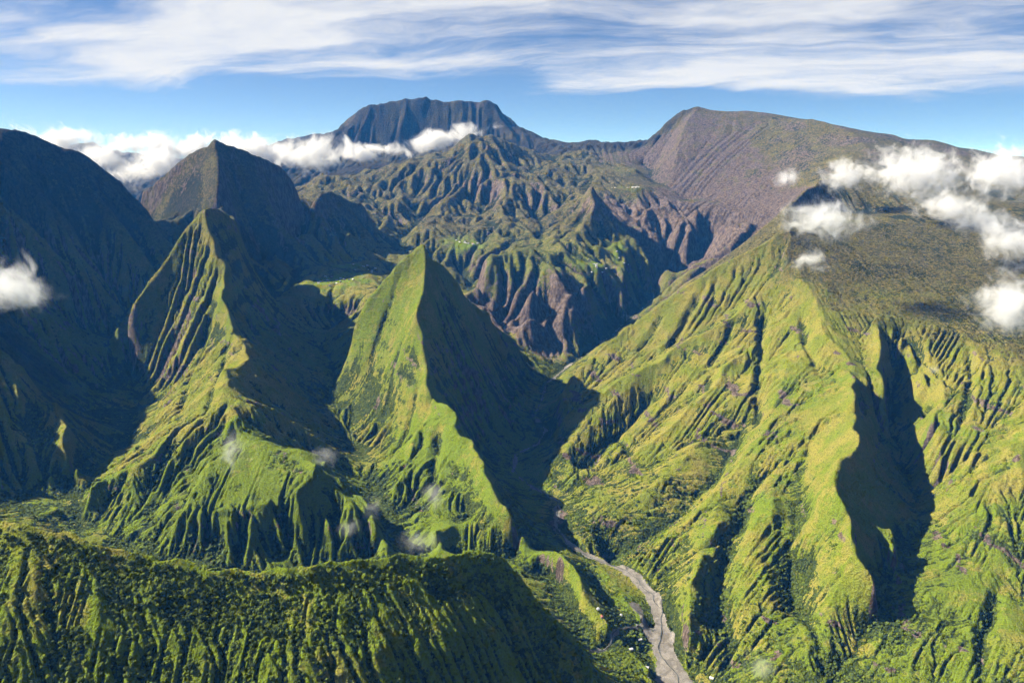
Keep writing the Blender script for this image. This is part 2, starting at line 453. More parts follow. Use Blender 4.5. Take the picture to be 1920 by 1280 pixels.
GN = Grid(-4000, 4000, 1000, 5900, 6.5)
ZN, VN, MN = solve(GN, GF.sample(ZF, GN.X, GN.Y))
calm = GR.sample(CALM, GN.X, GN.Y)
l0, m = fall_lines(ZN, GN, 150, 6, 16, 14)
l1, m = fall_lines(ZN, GN, 70, 8, 6, 10)
l2, m = fall_lines(ZN, GN, 32, 8, 8, 6)
st = np.clip((m - 0.15) / 0.6, 0, 1) * calm * GR.sample(FLUTE, GN.X, GN.Y)
nr = GR.sample(region_mask('near'), GN.X, GN.Y)
hold = 1 - (0.48 + 0.42 * nr) * np.clip(blur(MN.astype(float), 40) / 0.06, 0, 1)
ZN = ZN + hold * (st * (14 * l0 + (1 - 0.75 * nr) * (9 * l1 * (0.5 + 0.5 * np.clip(l0, -1, 1)) + 3 * l2) + 12 * nr * l1 + 10 * nr * l0) + calm * (7 * fbm(GN.X, GN.Y, 110, 4, 0.55, 31) + 7 * fbm(GN.X, GN.Y, 230, 3, 0.5, 41, True)))
keepN = np.where(MN, 0.3, 1.0) * (1 - 0.35 * nr) * (0.35 + 0.65 * calm) * (0.3 + 0.7 * GR.sample(FLUTE, GN.X, GN.Y))
ZN, AN, SN = erode(ZN, GN, 30, 0.045, 100, MN, keepN, 8, 2.2)

def hit(px, py, g, Z):                                            # where the line of sight meets the slope
    Y = np.arange(1350, 5800, 4.0)
    a = np.array([p(px, py, 1.0)])[0]; x = a[0] * Y; z = CAM_Z + (a[2] - CAM_Z) * Y
    below = np.nonzero(z < g.sample(Z, x, Y))[0]
    k = below[0] if len(below) else len(Y) - 1
    return (x[k], Y[k], z[k])
for depth, wide, pts in (                                          # the deep single ravines
    (125, 100, ((1410,740),(1350,850),(1270,930),(1180,990),(1120,1018))), (80, 62, ((1505,880),(1492,960),(1482,1060),(1500,1150))), (85, 55, ((1402,900),(1372,990),(1352,1080),(1345,1180))), (85, 70, ((1250,700),(1190,760),(1120,830),(1085,870))),
    (48, 24, ((1432,560),(1428,640),(1420,720),(1425,795))), (40, 26, ((1588,680),(1618,735),(1606,800))), (55, 30, ((1685,605),(1720,650),(1745,705),(1748,770))),
    (34, 20, ((1815,640),(1824,700),(1800,810))), (30, 20, ((1385,590),(1345,660),(1320,700))), (42, 26, ((1320,540),(1290,590),(1255,650))), (34, 22, ((1250,580),(1220,625),(1195,660))),
    (26, 18, ((1500,555),(1512,640),(1540,700))), (36, 24, ((1362,1120),(1368,1190),(1360,1250))), (34, 22, ((1500,1140),(1530,1190),(1540,1260))), (34, 22, ((1880,1080),(1850,1180),(1835,1270))),
    (30, 20, ((1460,860),(1400,930),(1390,1010))), (24, 18, ((1660,760),(1650,840))), (28, 20, ((1150,800),(1180,850),(1110,880))),
    (26, 20, ((405,560),(385,640),(350,720),(335,790))), (24, 20, ((330,560),(300,640),(285,700))), (22, 16, ((430,620),(400,720),(380,790))),
    (26, 18, ((745,540),(705,640),(690,720))), (22, 16, ((768,600),(735,700),(720,790))), (46, 26, ((822,785),(815,850),(806,910))), (24, 16, ((790,700),(770,780),(740,850)))):
    c = [hit(a, b, GN, ZN) for a, b in pts]
    c = [t for t in c if t[1] < 5700]
    if len(c) < 2: continue
    wx = GN.X + 14 * fbm(GN.X, GN.Y, 90, 3, 0.5, 201); wy = GN.Y + 14 * fbm(GN.X, GN.Y, 90, 3, 0.5, 211)
    lo = np.array(c); sl = (slice(max(0, int((lo[:, 1].min() - 150 - GN.y0) / GN.c)), int((lo[:, 1].max() + 150 - GN.y0) / GN.c)), slice(max(0, int((lo[:, 0].min() - 150 - GN.x0) / GN.c)), int((lo[:, 0].max() + 150 - GN.x0) / GN.c)))
    d, ta = seg_dist(wx[sl], wy[sl], c, True)
    fade = np.clip(ta / 0.5, 0.2, 1) * np.clip((len(c) - 1 - ta) / 0.4 + 0.3, 0.3, 1)
    ZN[sl] -= depth * fade * np.clip(1 - d / (wide * 1.6), 0, 1) ** 1.2
# lava beds: benches and cliff bands, and broken crags on the steep faces
bed_m = GR.sample(region_mask('massif', 'peak3', 'peak2'), GN.X, GN.Y) * np.clip(0.55 + 1.5 * fbm(GN.X, GN.Y, 420, 3, 0.5, 221), 0, 1)
ub = (ZN + 0.28 * GN.X - 0.1 * GN.Y + 60 * fbm(GN.X, GN.Y, 260, 4, 0.55, 101)) / 105.0
ZN = ZN + bed_m * keepN * (12.0 * np.sin(2 * math.pi * ub) + 4.0 * np.sin(4 * math.pi * ub + 1.3))
steep = np.clip((SN - 0.55) / 0.7, 0, 1) * calm
ZN = ZN + steep * (7.0 * fbm(GN.X + 12 * fbm(GN.X, GN.Y, 60, 2, 0.5, 231), GN.Y, 62, 4, 0.6, 241, True) + 3.0 * fbm(GN.X, GN.Y, 28, 2, 0.6, 251))
crest_d = seg_dist(GN.X[:260], GN.Y[:260], L[0][2])
ZN[:260] += 8.0 * np.exp(-crest_d / 10.0)

def mixnear(x, y):
    t = np.clip((5850 - y) / 500, 0, 1) * np.clip((3980 - np.abs(x)) / 300, 0, 1)
    return t * t * (3 - 2 * t)
def both(fa, na, x, y):
    f = GF.sample(fa, x, y); return f + (GN.sample(na, x, y) - f) * mixnear(x, y)
def height(x, y):
    x = np.asarray(x, float); y = np.asarray(y, float)
    z = both(ZF, ZN, x, y)
    far_t = np.clip((y - 4500) / 2500, 0, 1)
    z = z + far_t * GR.sample(CALM, x, y) * (13 * fbm(x, y, 90, 3, 0.6, 51) + 34 * fbm(x + 60 * fbm(x, y, 300, 2, 0.5, 63), y, 260, 4, 0.55, 61, True) * np.clip((y - 5200) / 1200, 0.2, 1))
    return z + (1 - far_t) * 1.4 * fbm(x, y, 16, 2, 0.6, 71)
def ground(x, y): return float(height(np.array([x]), np.array([y]))[0])

# ------------------------------------------------------- what grows where
CF = ZF - blur(ZF, 30); CN = ZN - blur(ZN, 60)              # crests against hollows
CLEARINGS = ((-1330, 5950, 210), (-1200, 6100, 160), (-1350, 6500, 150), (-470, 7450, 190), (-380, 7400, 120), (660, 6650, 140), (1290, 9900, 330), (1260, 8950, 260), (1000, 7050, 180), (400, 2640, 130))
def cover(x, y, z):
    """forest, rock, dry (brown upland heath), lush (bright fern green)"""
    conv = np.clip(both(CF / 14, CN / 7, x, y), -1.6, 1.5)
    wet = both(np.log10(np.maximum(AF, 484)) - 3.2, np.log10(np.maximum(AN, 42)) - 2.6, x, y)
    slope = both(SF, SN, x, y)
    m = {k: GR.sample(region_mask(k), x, y) for k in ('near', 'terrace', 'basin', 'massif', 'peak3', 'peak2', 'upland', 'benare', 'cirque', 'mesa', 'far', 'left', 'peak1')}
    n1 = fbm(x, y, 260, 4, 0.55, 101); n2 = fbm(x, y, 70, 3, 0.6, 111); n3 = fbm(x, y, 600, 3, 0.5, 121)
    low = np.clip((900 - z) / 450, 0, 1)
    forest = 0.25 * wet - (0.42 + 0.35 * m['near']) * conv + 0.9 * n1 + 0.5 * n2 - 0.18 + 0.30 * low
    forest += 0.30 * m['near'] + 0.25 * m['terrace'] + 0.35 * m['basin'] + 0.15 * m['peak2'] - 0.05 * m['massif'] + 0.1 * m['upland'] + 0.25 * m['cirque'] + 0.45 * m['left'] + 0.15 * m['peak1']  # added forest on the left mountain darkens its slope as shade
    forest = np.clip(forest * 1.6 + 0.2, 0, 1)
    rock = np.clip((slope - 1.9) * 0.5 + 1.0 * n2 + 0.7 * n1 - 0.58, 0, 1) * (1 - 0.85 * m['near']) * (1 - 0.6 * m['peak2'] - 0.3 * m['peak3'])
    ry = np.clip((y - 5200) / 2500, 0, 1)
    rock += ry * np.clip((slope - 1.1) * 0.8 + 1.3 * n1 + 0.6 * n2 - 0.35, 0, 1) + m['benare'] * np.clip(0.75 + 0.8 * n2, 0, 1) * np.clip((slope - .2) * 3, 0, 1) + 0.55 * m['upland'] * np.clip((y - 6800) / 1500, 0, 1) * np.clip(0.6 + 1.2 * n1, 0, 1)
    led = np.abs(((z + 0.28 * x - 0.1 * y + 60 * n1) / 105.0) % 1.0 - 0.5)
    rock += 1.3 * np.clip((0.10 - led) * 22, 0, 1) * np.clip(2.2 * n2 + 2.0 * n1 - 0.05, 0, 1) * (m['massif'] + 0.5 * m['peak3'] + 0.4 * m['peak2'])
    rock *= (1 - 0.8 * m['left']) * (1 - 0.35 * m['mesa'])
    for cx, cy, r in ((-150, 5980, 240), (230, 5800, 220), (420, 6100, 150), (1600, 8300, 700), (2350, 7300, 600)):
        rock += 1.3 * np.exp(-((x - cx) ** 2 + (y - cy) ** 2) / r ** 2) * np.clip(slope * 1.8 - .3, 0, 1)
    dry = np.clip((y - 3600) / 4200, 0, 1) * 0.85 + 0.75 * m['upland'] + 0.25 * n3 + np.clip((z - 1250) / 500, 0, 1) * 0.5
    lush = np.clip(0.5 + 0.9 * n3 + 0.6 * n2 + 0.35 * low + 0.2 * m['near'] + 0.2 * m['peak3'] - 0.3 * m['massif'], 0, 1)
    forest = forest + 0.35 * m['massif'] * np.clip((640 - z) / 220, 0, 1) + 0.12 * m['massif'] * n1
    cd = seg_dist(x, y, L[0][2])
    forest = forest + 0.45 * np.exp(-(cd / 45.0) ** 2) - 1.6 * np.exp(-(cd / 7.0) ** 2)      # the bare path along the near crest
    for cx, cy, r in CLEARINGS:                                   # meadows round the hamlets
        e = np.exp(-((x - cx) ** 2 + (y - cy) ** 2) / r ** 2) * np.clip(0.75 + 1.6 * n2, 0, 1)
        forest = forest - 0.8 * e; rock = rock - 0.9 * e; dry = dry - 0.75 * e; lush = lush + 0.4 * e
    return np.clip(forest, 0, 1), np.clip(rock, 0, 1), np.clip(dry, 0, 1), np.clip(lush, 0, 1)

# ------------------------------------------------------------------ terrain mesh
NU, NR = 1000, 1180
uu = np.linspace(-0.83, 0.83, NU)
rr = 1180 * (16400 / 1180) ** (np.arange(NR) / (NR - 1))
TY, TU = np.meshgrid(rr, uu, indexing='ij')
TX = TU * TY
TZ = height(TX, TY)
jx = TX + 60 * fbm(TX, TY, 150, 3, 0.5, 81); jy = TY + 60 * fbm(TX, TY, 150, 3, 0.5, 91)
ri = np.clip(np.rint((jx - GR.x0) / GR.c).astype(int), 0, GR.nx - 1)
rj = np.clip(np.rint((jy - GR.y0) / GR.c).astype(int), 0, GR.ny - 1)
TR = RG[rj, ri].copy()
# gravel bed of the river and of the side stream
rd, ra = seg_dist(TX, TY, RIVER, True)
half = np.interp(ra, [0, 1, 2, 3, 4, 5, 6, 7, 8, 9, 12, 18, 22], [82, 70, 52, 33, 26, 22, 24, 21, 17, 9, 6, 5, 4])
SIDE = Q((1105,1225,412),(1135,1215,405),(1150,1196,402),(1178,1176,396),(1205,1170,385),(1232,1180,366))
sdist = seg_dist(TX, TY, SIDE)
FAN = Q((1190,1135,392),(1205,1165,384),(1225,1200,372))
fdist = seg_dist(TX, TY, FAN)
wob = 20 * fbm(TX, TY, 75, 4, 0.62, 131)
bed = (rd < half + wob) | (sdist < 9 + wob * 0.6) | (fdist < 17 + wob)
TR[bed] = REG.index('river')
# ---------------------------------------------------------------- materials
def new_mat(name):
    m = bpy.data.materials.new(name); m.use_nodes = True
    return m, NT(m.node_tree), m.node_tree.nodes['Principled BSDF']

def terrain_material():
    m, t, b = new_mat('mountain_cover')
    pos = t.node('ShaderNodeNewGeometry').outputs['Position']
    at = {}
    for k in ('forest', 'rock', 'dry', 'lush'):
        a = t.node('ShaderNodeAttribute', attribute_name=k); at[k] = a.outputs['Fac']
    big = t.noise(pos, 0.009, 4, 0.6); mid = t.noise(pos, 0.04, 4, 0.65); fine = t.noise(pos, 0.16, 3, 0.7)
    streak = t.noise(t.vmath('MULTIPLY', pos, (1, 1, 0.3)), 0.05, 5, 0.65)
    def cells(scale):
        v = t.node('ShaderNodeTexVoronoi'); t.put(v.inputs['Vector'], pos)
        v.inputs['Scale'].default_value = scale
        sp = t.node('ShaderNodeSeparateColor'); t.put(sp.inputs[0], v.outputs['Color'])
        return v.outputs['Distance'], sp.outputs[0]
    d1, c1 = cells(0.115); d2, c2 = cells(0.042)
    grass = t.mix(t.mapr(big, 0.40, 0.60), (0.320, 0.285, 0.056), (0.210, 0.250, 0.026))
    grass = t.mix(t.mapr(t.math('ADD', at['lush'], t.math('MULTIPLY', t.math('SUBTRACT', mid, 0.5), 1.5)), 0.35, 0.85), grass, (0.175, 0.255, 0.016))
    grass = t.mix(t.mapr(fine, 0.42, 0.66, 0.0, 0.7), grass, (0.095, 0.110, 0.022))
    heath = t.mix(t.mapr(mid, 0.42, 0.58), (0.185, 0.145, 0.062), (0.078, 0.080, 0.030))
    heath = t.mix(t.mapr(big, 0.5, 0.62, 0, 0.7), heath, (0.190, 0.170, 0.050))
    heath = t.mix(t.mapr(c1, 0.55, 0.8, 0, 0.8), heath, (0.045, 0.048, 0.022))
    grass = t.mix(at['dry'], grass, heath)
    wood = t.mix(c1, (0.014, 0.026, 0.009), (0.085, 0.112, 0.018))
    wood = t.mix(t.math('MULTIPLY', at['dry'], 0.75), wood, (0.022, 0.026, 0.014))
    fo = t.math('ADD', at['forest'], t.math('ADD', t.math('MULTIPLY', t.math('SUBTRACT', mid, 0.5), 2.4), t.math('MULTIPLY', t.math('SUBTRACT', c1, 0.5), 0.45)))
    fmask = t.mapr(fo, 0.42, 0.66)
    col = t.mix(fmask, grass, wood)
    rockc = t.mix(t.mapr(streak, 0.40, 0.62), (0.085, 0.060, 0.054), (0.235, 0.180, 0.150))
    rockc = t.mix(t.mapr(fine, 0.5, 0.65, 0, 0.6), rockc, (0.045, 0.040, 0.034))
    ro = t.math('ADD', at['rock'], t.math('MULTIPLY', t.math('SUBTRACT', streak, 0.5), 2.0))
    col = t.mix(t.mapr(ro, 0.42, 0.66), col, rockc)
    rs = t.node('ShaderNodeAttribute', attribute_name='rock_shade').outputs['Fac']
    col = t.mix(t.math('MULTIPLY', rs, 0.92), col, t.mix(t.mapr(streak, 0.42, 0.6), (0.012, 0.013, 0.015), (0.048, 0.037, 0.034)))  # near-black rock colour carrying the painted shade
    t.put(b.inputs['Base Color'], col)
    b.inputs['Roughness'].default_value = 0.95
    b.inputs['Specular IOR Level'].default_value = 0.08
    bump = t.node('ShaderNodeBump'); bump.inputs['Strength'].default_value = 1.0
    bump.inputs['Distance'].default_value = 1.0
    bush = t.math('MULTIPLY', t.math('SUBTRACT', 1.0, d1), t.mapr(fmask, 0, 1, 1.2, 4.5))
    h = t.math('ADD', t.math('ADD', t.math('MULTIPLY', mid, 16.0), t.math('MULTIPLY', fine, 8.0)), t.math('ADD', bush, t.math('MULTIPLY', d2, -4.0)))
    t.put(bump.inputs['Height'], h)
    t.put(b.inputs['Normal'], bump.outputs[0])
    return m
def gravel_material():
    m, t, b = new_mat('river_gravel')
    pos = t.node('ShaderNodeNewGeometry').outputs['Position']
    a = t.noise(pos, 0.03, 4, 0.6, 0.8); f = t.noise(pos, 0.25, 4, 0.7)
    c = t.mix(t.mapr(a, 0.3, 0.7), (0.17, 0.155, 0.135), (0.29, 0.265, 0.235))
    c = t.mix(t.mapr(f, 0.50, 0.66, 0, 0.7), c, (0.10, 0.092, 0.078))
    c = t.mix(t.mapr(t.noise(pos, 0.014, 4, 0.65, 1.5), 0.52, 0.60, 0, 0.65), c, (0.12, 0.108, 0.09))
    c = t.mix(t.mapr(t.noise(pos, 0.045, 3, 0.6), 0.66, 0.72, 0, 0.7), c, (0.08, 0.10, 0.03))
    t.put(b.inputs['Base Color'], c); b.inputs['Roughness'].default_value = 0.9
    bump = t.node('ShaderNodeBump'); bump.inputs['Distance'].default_value = 1.0
    t.put(bump.inputs['Height'], t.math('MULTIPLY', f, 2.0)); t.put(b.inputs['Normal'], bump.outputs[0])
    return m
def plain(name, col, rough=0.8, var=0.0, scale=0.3):
    m, t, b = new_mat(name)
    if var:
        n = t.noise(t.node('ShaderNodeNewGeometry').outputs['Position'], scale, 3, 0.6)
        t.put(b.inputs['Base Color'], t.mix(t.mapr(n, 0.3, 0.7), tuple(c * (1 - var) for c in col), tuple(min(1, c * (1 + var)) for c in col)))
    else:
        b.inputs['Base Color'].default_value = (*col, 1)
    b.inputs['Roughness'].default_value = rough
    return m
M_TERRAIN = terrain_material(); M_GRAVEL = gravel_material()
M_WATER = plain('stream_water', (0.10, 0.11, 0.105), 0.25, 0.6, 0.04)

def tag(o, label, cat=None, group=None, kind=None):
    o['label'] = label
    if cat: o['category'] = cat
    if group: o['group'] = group
    if kind: o['kind'] = kind
    return o
def mesh_from(name, vx, quads, mats, attrs=None, smooth=True):
    me = bpy.data.meshes.new(name)
    me.vertices.add(len(vx)); me.vertices.foreach_set('co', np.ascontiguousarray(vx, np.float32).ravel())
    n, k = quads.shape
    me.loops.add(k * n); me.loops.foreach_set('vertex_index', np.ascontiguousarray(quads, np.int32).ravel())
    me.polygons.add(n); me.polygons.foreach_set('loop_start', np.arange(0, k * n, k, dtype=np.int32))
    me.polygons.foreach_set('use_smooth', np.full(n, smooth))
    for kk, v in (attrs or {}).items():
        at = me.attributes.new(kk, 'FLOAT', 'POINT'); at.data.foreach_set('value', np.ascontiguousarray(v, np.float32))
    me.update(calc_edges=True)
    for mm in mats: me.materials.append(mm)
    ob = bpy.data.objects.new(name, me); COL.objects.link(ob)
    return ob

# ------------------------------------------------------- the land, part by part
FO, RO, DR, LU = cover(TX, TY, TZ)
RS = np.clip(GR.sample(region_mask('mesa', 'far', 'left'), TX, TY) * (0.9 + 0.6 * fbm(TX, TY, 300, 3, 0.5, 141)) + 0.45 * GR.sample(region_mask('peak1'), TX, TY) + 0.28 * GR.sample(region_mask('benare'), TX, TY), 0, 1) * np.clip((TY - 3300) / 800, 0, 1)  # dark rock tone paints shade on left mountain, mesa, far crest; tints others
idx = np.arange(NR * NU).reshape(NR, NU)
quads = np.stack([idx[:-1, :-1], idx[:-1, 1:], idx[1:, 1:], idx[1:, :-1]], -1).reshape(-1, 4)
VV = np.stack([TX, TY, TZ], -1).reshape(-1, 3)
face_reg = TR[:-1, :-1].ravel()
LAND = {
    'near': ('mountain_ridge', 'dark forested ridge with ribbed green slope across the foreground', 'ridge'),
    'terrace': ('valley_terrace', 'green meadow terrace and wooded spur beside the gravel river', 'terrace'),
    'basin': ('valley_floor', 'shaded valley bottoms between the left peaks and foreground ridge', 'valley'),
    'river': ('river_bed', 'pale grey gravel river bed winding through the valley', 'river bed'),
    'massif': ('mountainside', 'broad sunlit yellow-green mountainside with deep ravine on the right', 'mountain'),
    'peak3': ('mountain_peak', 'central sharp green pyramid peak rising beside the river gorge', 'peak'),
    'peak2': ('mountain_peak', 'green ribbed peak with flat forested shelf at its foot', 'peak'),
    'peak1': ('mountain_peak', 'dark brown pointed peak behind the two green peaks', 'peak'),
    'left': ('mountain', 'big dark blue mountain in shadow at the left edge', 'mountain'),
    'upland': ('plateau', 'brown-green scrub plateau sloping under clouds on the right', 'plateau'),
    'benare': ('escarpment', 'long purple-brown escarpment with sloping crest on the right skyline', 'mountain'),
    'cirque': ('hills', 'rugged eroded hills filling the middle distance of the basin', 'hills'),
    'far': ('mountain_crest', 'jagged dark crest between the table mountain and the escarpment', 'crest'),
    'mesa': ('table_mountain', 'dark blue flat-topped mountain on the centre skyline', 'mountain'),
}
for k, (name, label, cat) in LAND.items():
    sel = quads[face_reg == REG.index(k)]
    used, inv = np.unique(sel, return_inverse=True)
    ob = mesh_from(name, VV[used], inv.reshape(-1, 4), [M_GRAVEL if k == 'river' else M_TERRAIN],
                   {'forest': FO.ravel()[used], 'rock': RO.ravel()[used], 'dry': DR.ravel()[used], 'lush': LU.ravel()[used], 'rock_shade': RS.ravel()[used]})
    tag(ob, label, cat, kind='structure')

# the sea far below the outer slopes, out to the horizon
n = 64
ang = np.linspace(0, 2 * math.pi, n, endpoint=False)
ring = np.stack([np.cos(ang), np.sin(ang), 0 * ang], -1)
sv = np.concatenate([[[0, 0, 0]], ring * 20000, ring * 300000])
sq = [[0, 1 + i, 1 + (i + 1) % n, 0] for i in range(n)]
me = bpy.data.meshes.new('sea')
me.from_pydata([tuple(v) for v in sv], [], [(0, 1 + i, 1 + (i + 1) % n) for i in range(n)] + [(1 + i, 1 + n + i, 1 + n + (i + 1) % n, 1 + (i + 1) % n) for i in range(n)])
me.materials.append(plain('sea_water', (0.03, 0.07, 0.11), 0.25))
sea = bpy.data.objects.new('sea', me); COL.objects.link(sea)
tag(sea, 'hazy blue sea out to the horizon beyond the slopes', 'sea', kind='structure')

# ------------------------------------------------------------------- water
def ribbon(name, pts, half, mat, lift, step=6.0, wander=0.0, seed=3):
    a = np.array(pts)[:, :2]
    seg = np.hypot(*np.diff(a, axis=0).T); s = np.concatenate([[0], np.cumsum(seg)])
    tt = np.arange(0, s[-1], step)
    # smooth centre line
    xs = np.interp(tt, s, a[:, 0]); ys = np.interp(tt, s, a[:, 1])
    for _ in range(12):
        xs[1:-1] = (xs[:-2] + 2 * xs[1:-1] + xs[2:]) / 4; ys[1:-1] = (ys[:-2] + 2 * ys[1:-1] + ys[2:]) / 4
    tx, ty = np.gradient(xs), np.gradient(ys); ln = np.hypot(tx, ty); nx, ny = -ty / ln, tx / ln
    off = wander * fbm(tt, tt * 0, 140, 3, 0.6, seed)
    hw = half * (1 + 0.6 * fbm(tt, tt * 0 + 50, 60, 2, 0.5, seed + 5))
    lx, ly = xs + nx * (off + hw), ys + ny * (off + hw); qx, qy = xs + nx * (off - hw), ys + ny * (off - hw)
    zl, zr = height(lx, ly), height(qx, qy); z = np.maximum(zl, zr) + lift
    v = np.concatenate([np.stack([lx, ly, z], -1), np.stack([qx, qy, z], -1)])
    n = len(tt); i = np.arange(n - 1)
    return mesh_from(name, v, np.stack([i + n, i + n + 1, i + 1, i], -1), [mat])
tag(ribbon('river', RIVER[1:22], 1.5, M_WATER, 1.2, wander=34), 'narrow river running along the grey gravel bed', 'river', kind='structure')
tag(ribbon('stream', SIDE, 1.8, M_WATER, 1.2, wander=3), 'side stream curving into the river by the farmhouses', 'stream', kind='structure')
# ---------------------------------------------------------------- sky and air
def build_sky():
    t = NT(world.node_tree)
    bg = world.node_tree.nodes['Background']
    sky = t.node('ShaderNodeTexSky', sky_type='NISHITA', sun_disc=False, sun_elevation=SUN_EL, sun_rotation=SUN_AZ, altitude=2000)
    sky.air_density = 0.5; sky.dust_density = 0.5; sky.ozone_density = 4.0
    d = t.node('ShaderNodeTexCoord').outputs['Generated']
    sep = t.node('ShaderNodeSeparateXYZ'); t.put(sep.inputs[0], d)
    z = t.math('MAXIMUM', sep.outputs[2], 0.0)
    den = t.math('ADD', z, SKY['den'])                          # a high, gently arched sheet of cirrus
    comb = t.node('ShaderNodeCombineXYZ')
    t.put(comb.inputs[0], t.math('DIVIDE', sep.outputs[0], den)); t.put(comb.inputs[1], t.math('DIVIDE', sep.outputs[1], den))
    mp = t.node('ShaderNodeMapping', vector_type='POINT')
    mp.inputs['Rotation'].default_value = (0, 0, SKY['rot']); mp.inputs['Location'].default_value = SKY['loc']
    t.put(mp.inputs['Vector'], comb.outputs[0])
    P0 = mp.outputs[0]
    warp = t.node('ShaderNodeTexNoise'); t.put(warp.inputs['Vector'], P0); warp.inputs['Scale'].default_value = 0.55; warp.inputs['Detail'].default_value = 4
    vec = t.vmath('ADD', P0, t.vmath('SCALE', t.vmath('SUBTRACT', warp.outputs['Color'], (0.5, 0.5, 0.5)), SKY['warp']))
    body = t.noise(t.vmath('MULTIPLY', vec, (0.55, 1.0, 1)), SKY['scale'], 3, 0.5)
    wisp = t.noise(t.vmath('MULTIPLY', vec, (0.6, 1.7, 1)), 1.0, 9, 0.66)
    dens = t.math('ADD', body, t.math('MULTIPLY', t.math('SUBTRACT', wisp, 0.5), 0.55))
    lim = t.mapr(z, 0.03, 0.085, -0.30, 0.0)                    # the sheet thins out towards the horizon
    dens = t.mapr(t.math('ADD', dens, lim), SKY['lo'], SKY['hi'])
    s = SKY['strength']
    cloud = t.mix(t.mapr(wisp, 0.3, 0.65), tuple(c / s for c in SKY['c0']), tuple(c / s for c in SKY['c1']))
    t.put(bg.inputs[0], t.mix(t.math('MULTIPLY', dens, t.math('MINIMUM', 0.93, t.math('DIVIDE', 0.17, t.math('ADD', z, 0.01)))), sky.outputs[0], cloud))
    bg.inputs[1].default_value = s
SKY = dict(rot=0.35, loc=(1.0, 9.0, 0), den=0.10, warp=1.9, scale=0.55, lo=0.405, hi=0.68, strength=0.05, c0=(0.28, 0.30, 0.345), c1=(0.37, 0.37, 0.372))
build_sky()

def haze():
    m = bpy.data.materials.new('thin_air'); m.use_nodes = True
    nt = m.node_tree; nt.nodes.clear()
    out = nt.nodes.new('ShaderNodeOutputMaterial'); v = nt.nodes.new('ShaderNodeVolumePrincipled')
    v.inputs['Color'].default_value = (0.06, 0.34, 1.0, 1)
    v.inputs['Absorption Color'].default_value = (1, 1, 1, 1)
    v.inputs['Density'].default_value = HAZE
    v.inputs['Anisotropy'].default_value = 0.0
    nt.links.new(v.outputs[0], out.inputs['Volume'])
    x, y0, y1, z0, z1 = 305000, -305000, 305000, -1.0, 3300
    vs = [(sx, sy, sz) for sz in (z0, z1) for sy in (y0, y1) for sx in (-x, x)]
    fs = [(0, 2, 3, 1), (4, 5, 7, 6), (0, 1, 5, 4), (2, 6, 7, 3), (0, 4, 6, 2), (1, 3, 7, 5)]
    me = bpy.data.meshes.new('haze'); me.from_pydata(vs, [], fs); me.materials.append(m)
    o = bpy.data.objects.new('haze', me); COL.objects.link(o)
    tag(o, 'thin blue haze filling the air between the mountains', 'haze', kind='stuff')
HAZE = 1.6e-5
haze()
# ------------------------------------------------------------------- clouds
def cloud_material(name, density, wispy):
    m = bpy.data.materials.new(name); m.use_nodes = True
    nt = m.node_tree; nt.nodes.clear()
    t = NT(nt)
    out = nt.nodes.new('ShaderNodeOutputMaterial'); v = nt.nodes.new('ShaderNodeVolumePrincipled')
    v.inputs['Color'].default_value = (1, 1, 1, 1)
    v.inputs['Absorption Color'].default_value = (1, 1, 1, 1)
    v.inputs['Anisotropy'].default_value = 0.0
    if wispy:
        oc = t.node('ShaderNodeTexCoord').outputs['Object']
        pos = t.node('ShaderNodeNewGeometry').outputs['Position']
        r = t.vmath('LENGTH', oc)
        n = t.noise(pos, wispy, 6, 0.66, 0.7)
        edge = t.mapr(r, 0.15, 1.0, 0.17, -0.20, False)
        d = t.mapr(t.math('ADD', n, edge), 0.48, 0.80)
        t.put(v.inputs['Density'], t.math('MULTIPLY', d, density))
    else:
        v.inputs['Density'].default_value = density
    nt.links.new(v.outputs[0], out.inputs['Volume'])
    return m
M_BANK = cloud_material('cloud_bank_white', 0.026, 0.0042)
M_CLOUD_SOFT = cloud_material('cloud_soft', 0.019, 0.011)
M_WISP = cloud_material('cloud_wisp', 0.0075, 0.016)
def soft_cloud(name, px, py, Y, rx, rz, mat, label, group, seed, tilt=0.0, ry=None):
    """a ragged drifting cloud; rx, rz are half sizes in picture pixels at its distance"""
    c = np.array(p(px, py, Y)); dist = math.hypot(c[1], CAM_Z - c[2])
    k = dist / F
    import bmesh
    bm = bmesh.new(); bmesh.ops.create_icosphere(bm, subdivisions=4, radius=1.0)
    me = bpy.data.meshes.new(name); bm.to_mesh(me); bm.free()
    co = np.array([v.co for v in me.vertices])
    co *= (1 + 0.22 * fbm(co[:, 0] * 2 + co[:, 2], co[:, 1] * 2 - co[:, 2], 1.1, 3, 0.5, seed))[:, None]
    me.vertices.foreach_set('co', co.astype(np.float32).ravel()); me.materials.append(mat)
    o = bpy.data.objects.new(name, me); COL.objects.link(o)
    o.location = c; o.scale = (rx * k, (ry or min(rx, rz * 1.3)) * k, rz * k); o.rotation_euler = (0, tilt, 0)
    return tag(o, label, 'cloud', group)

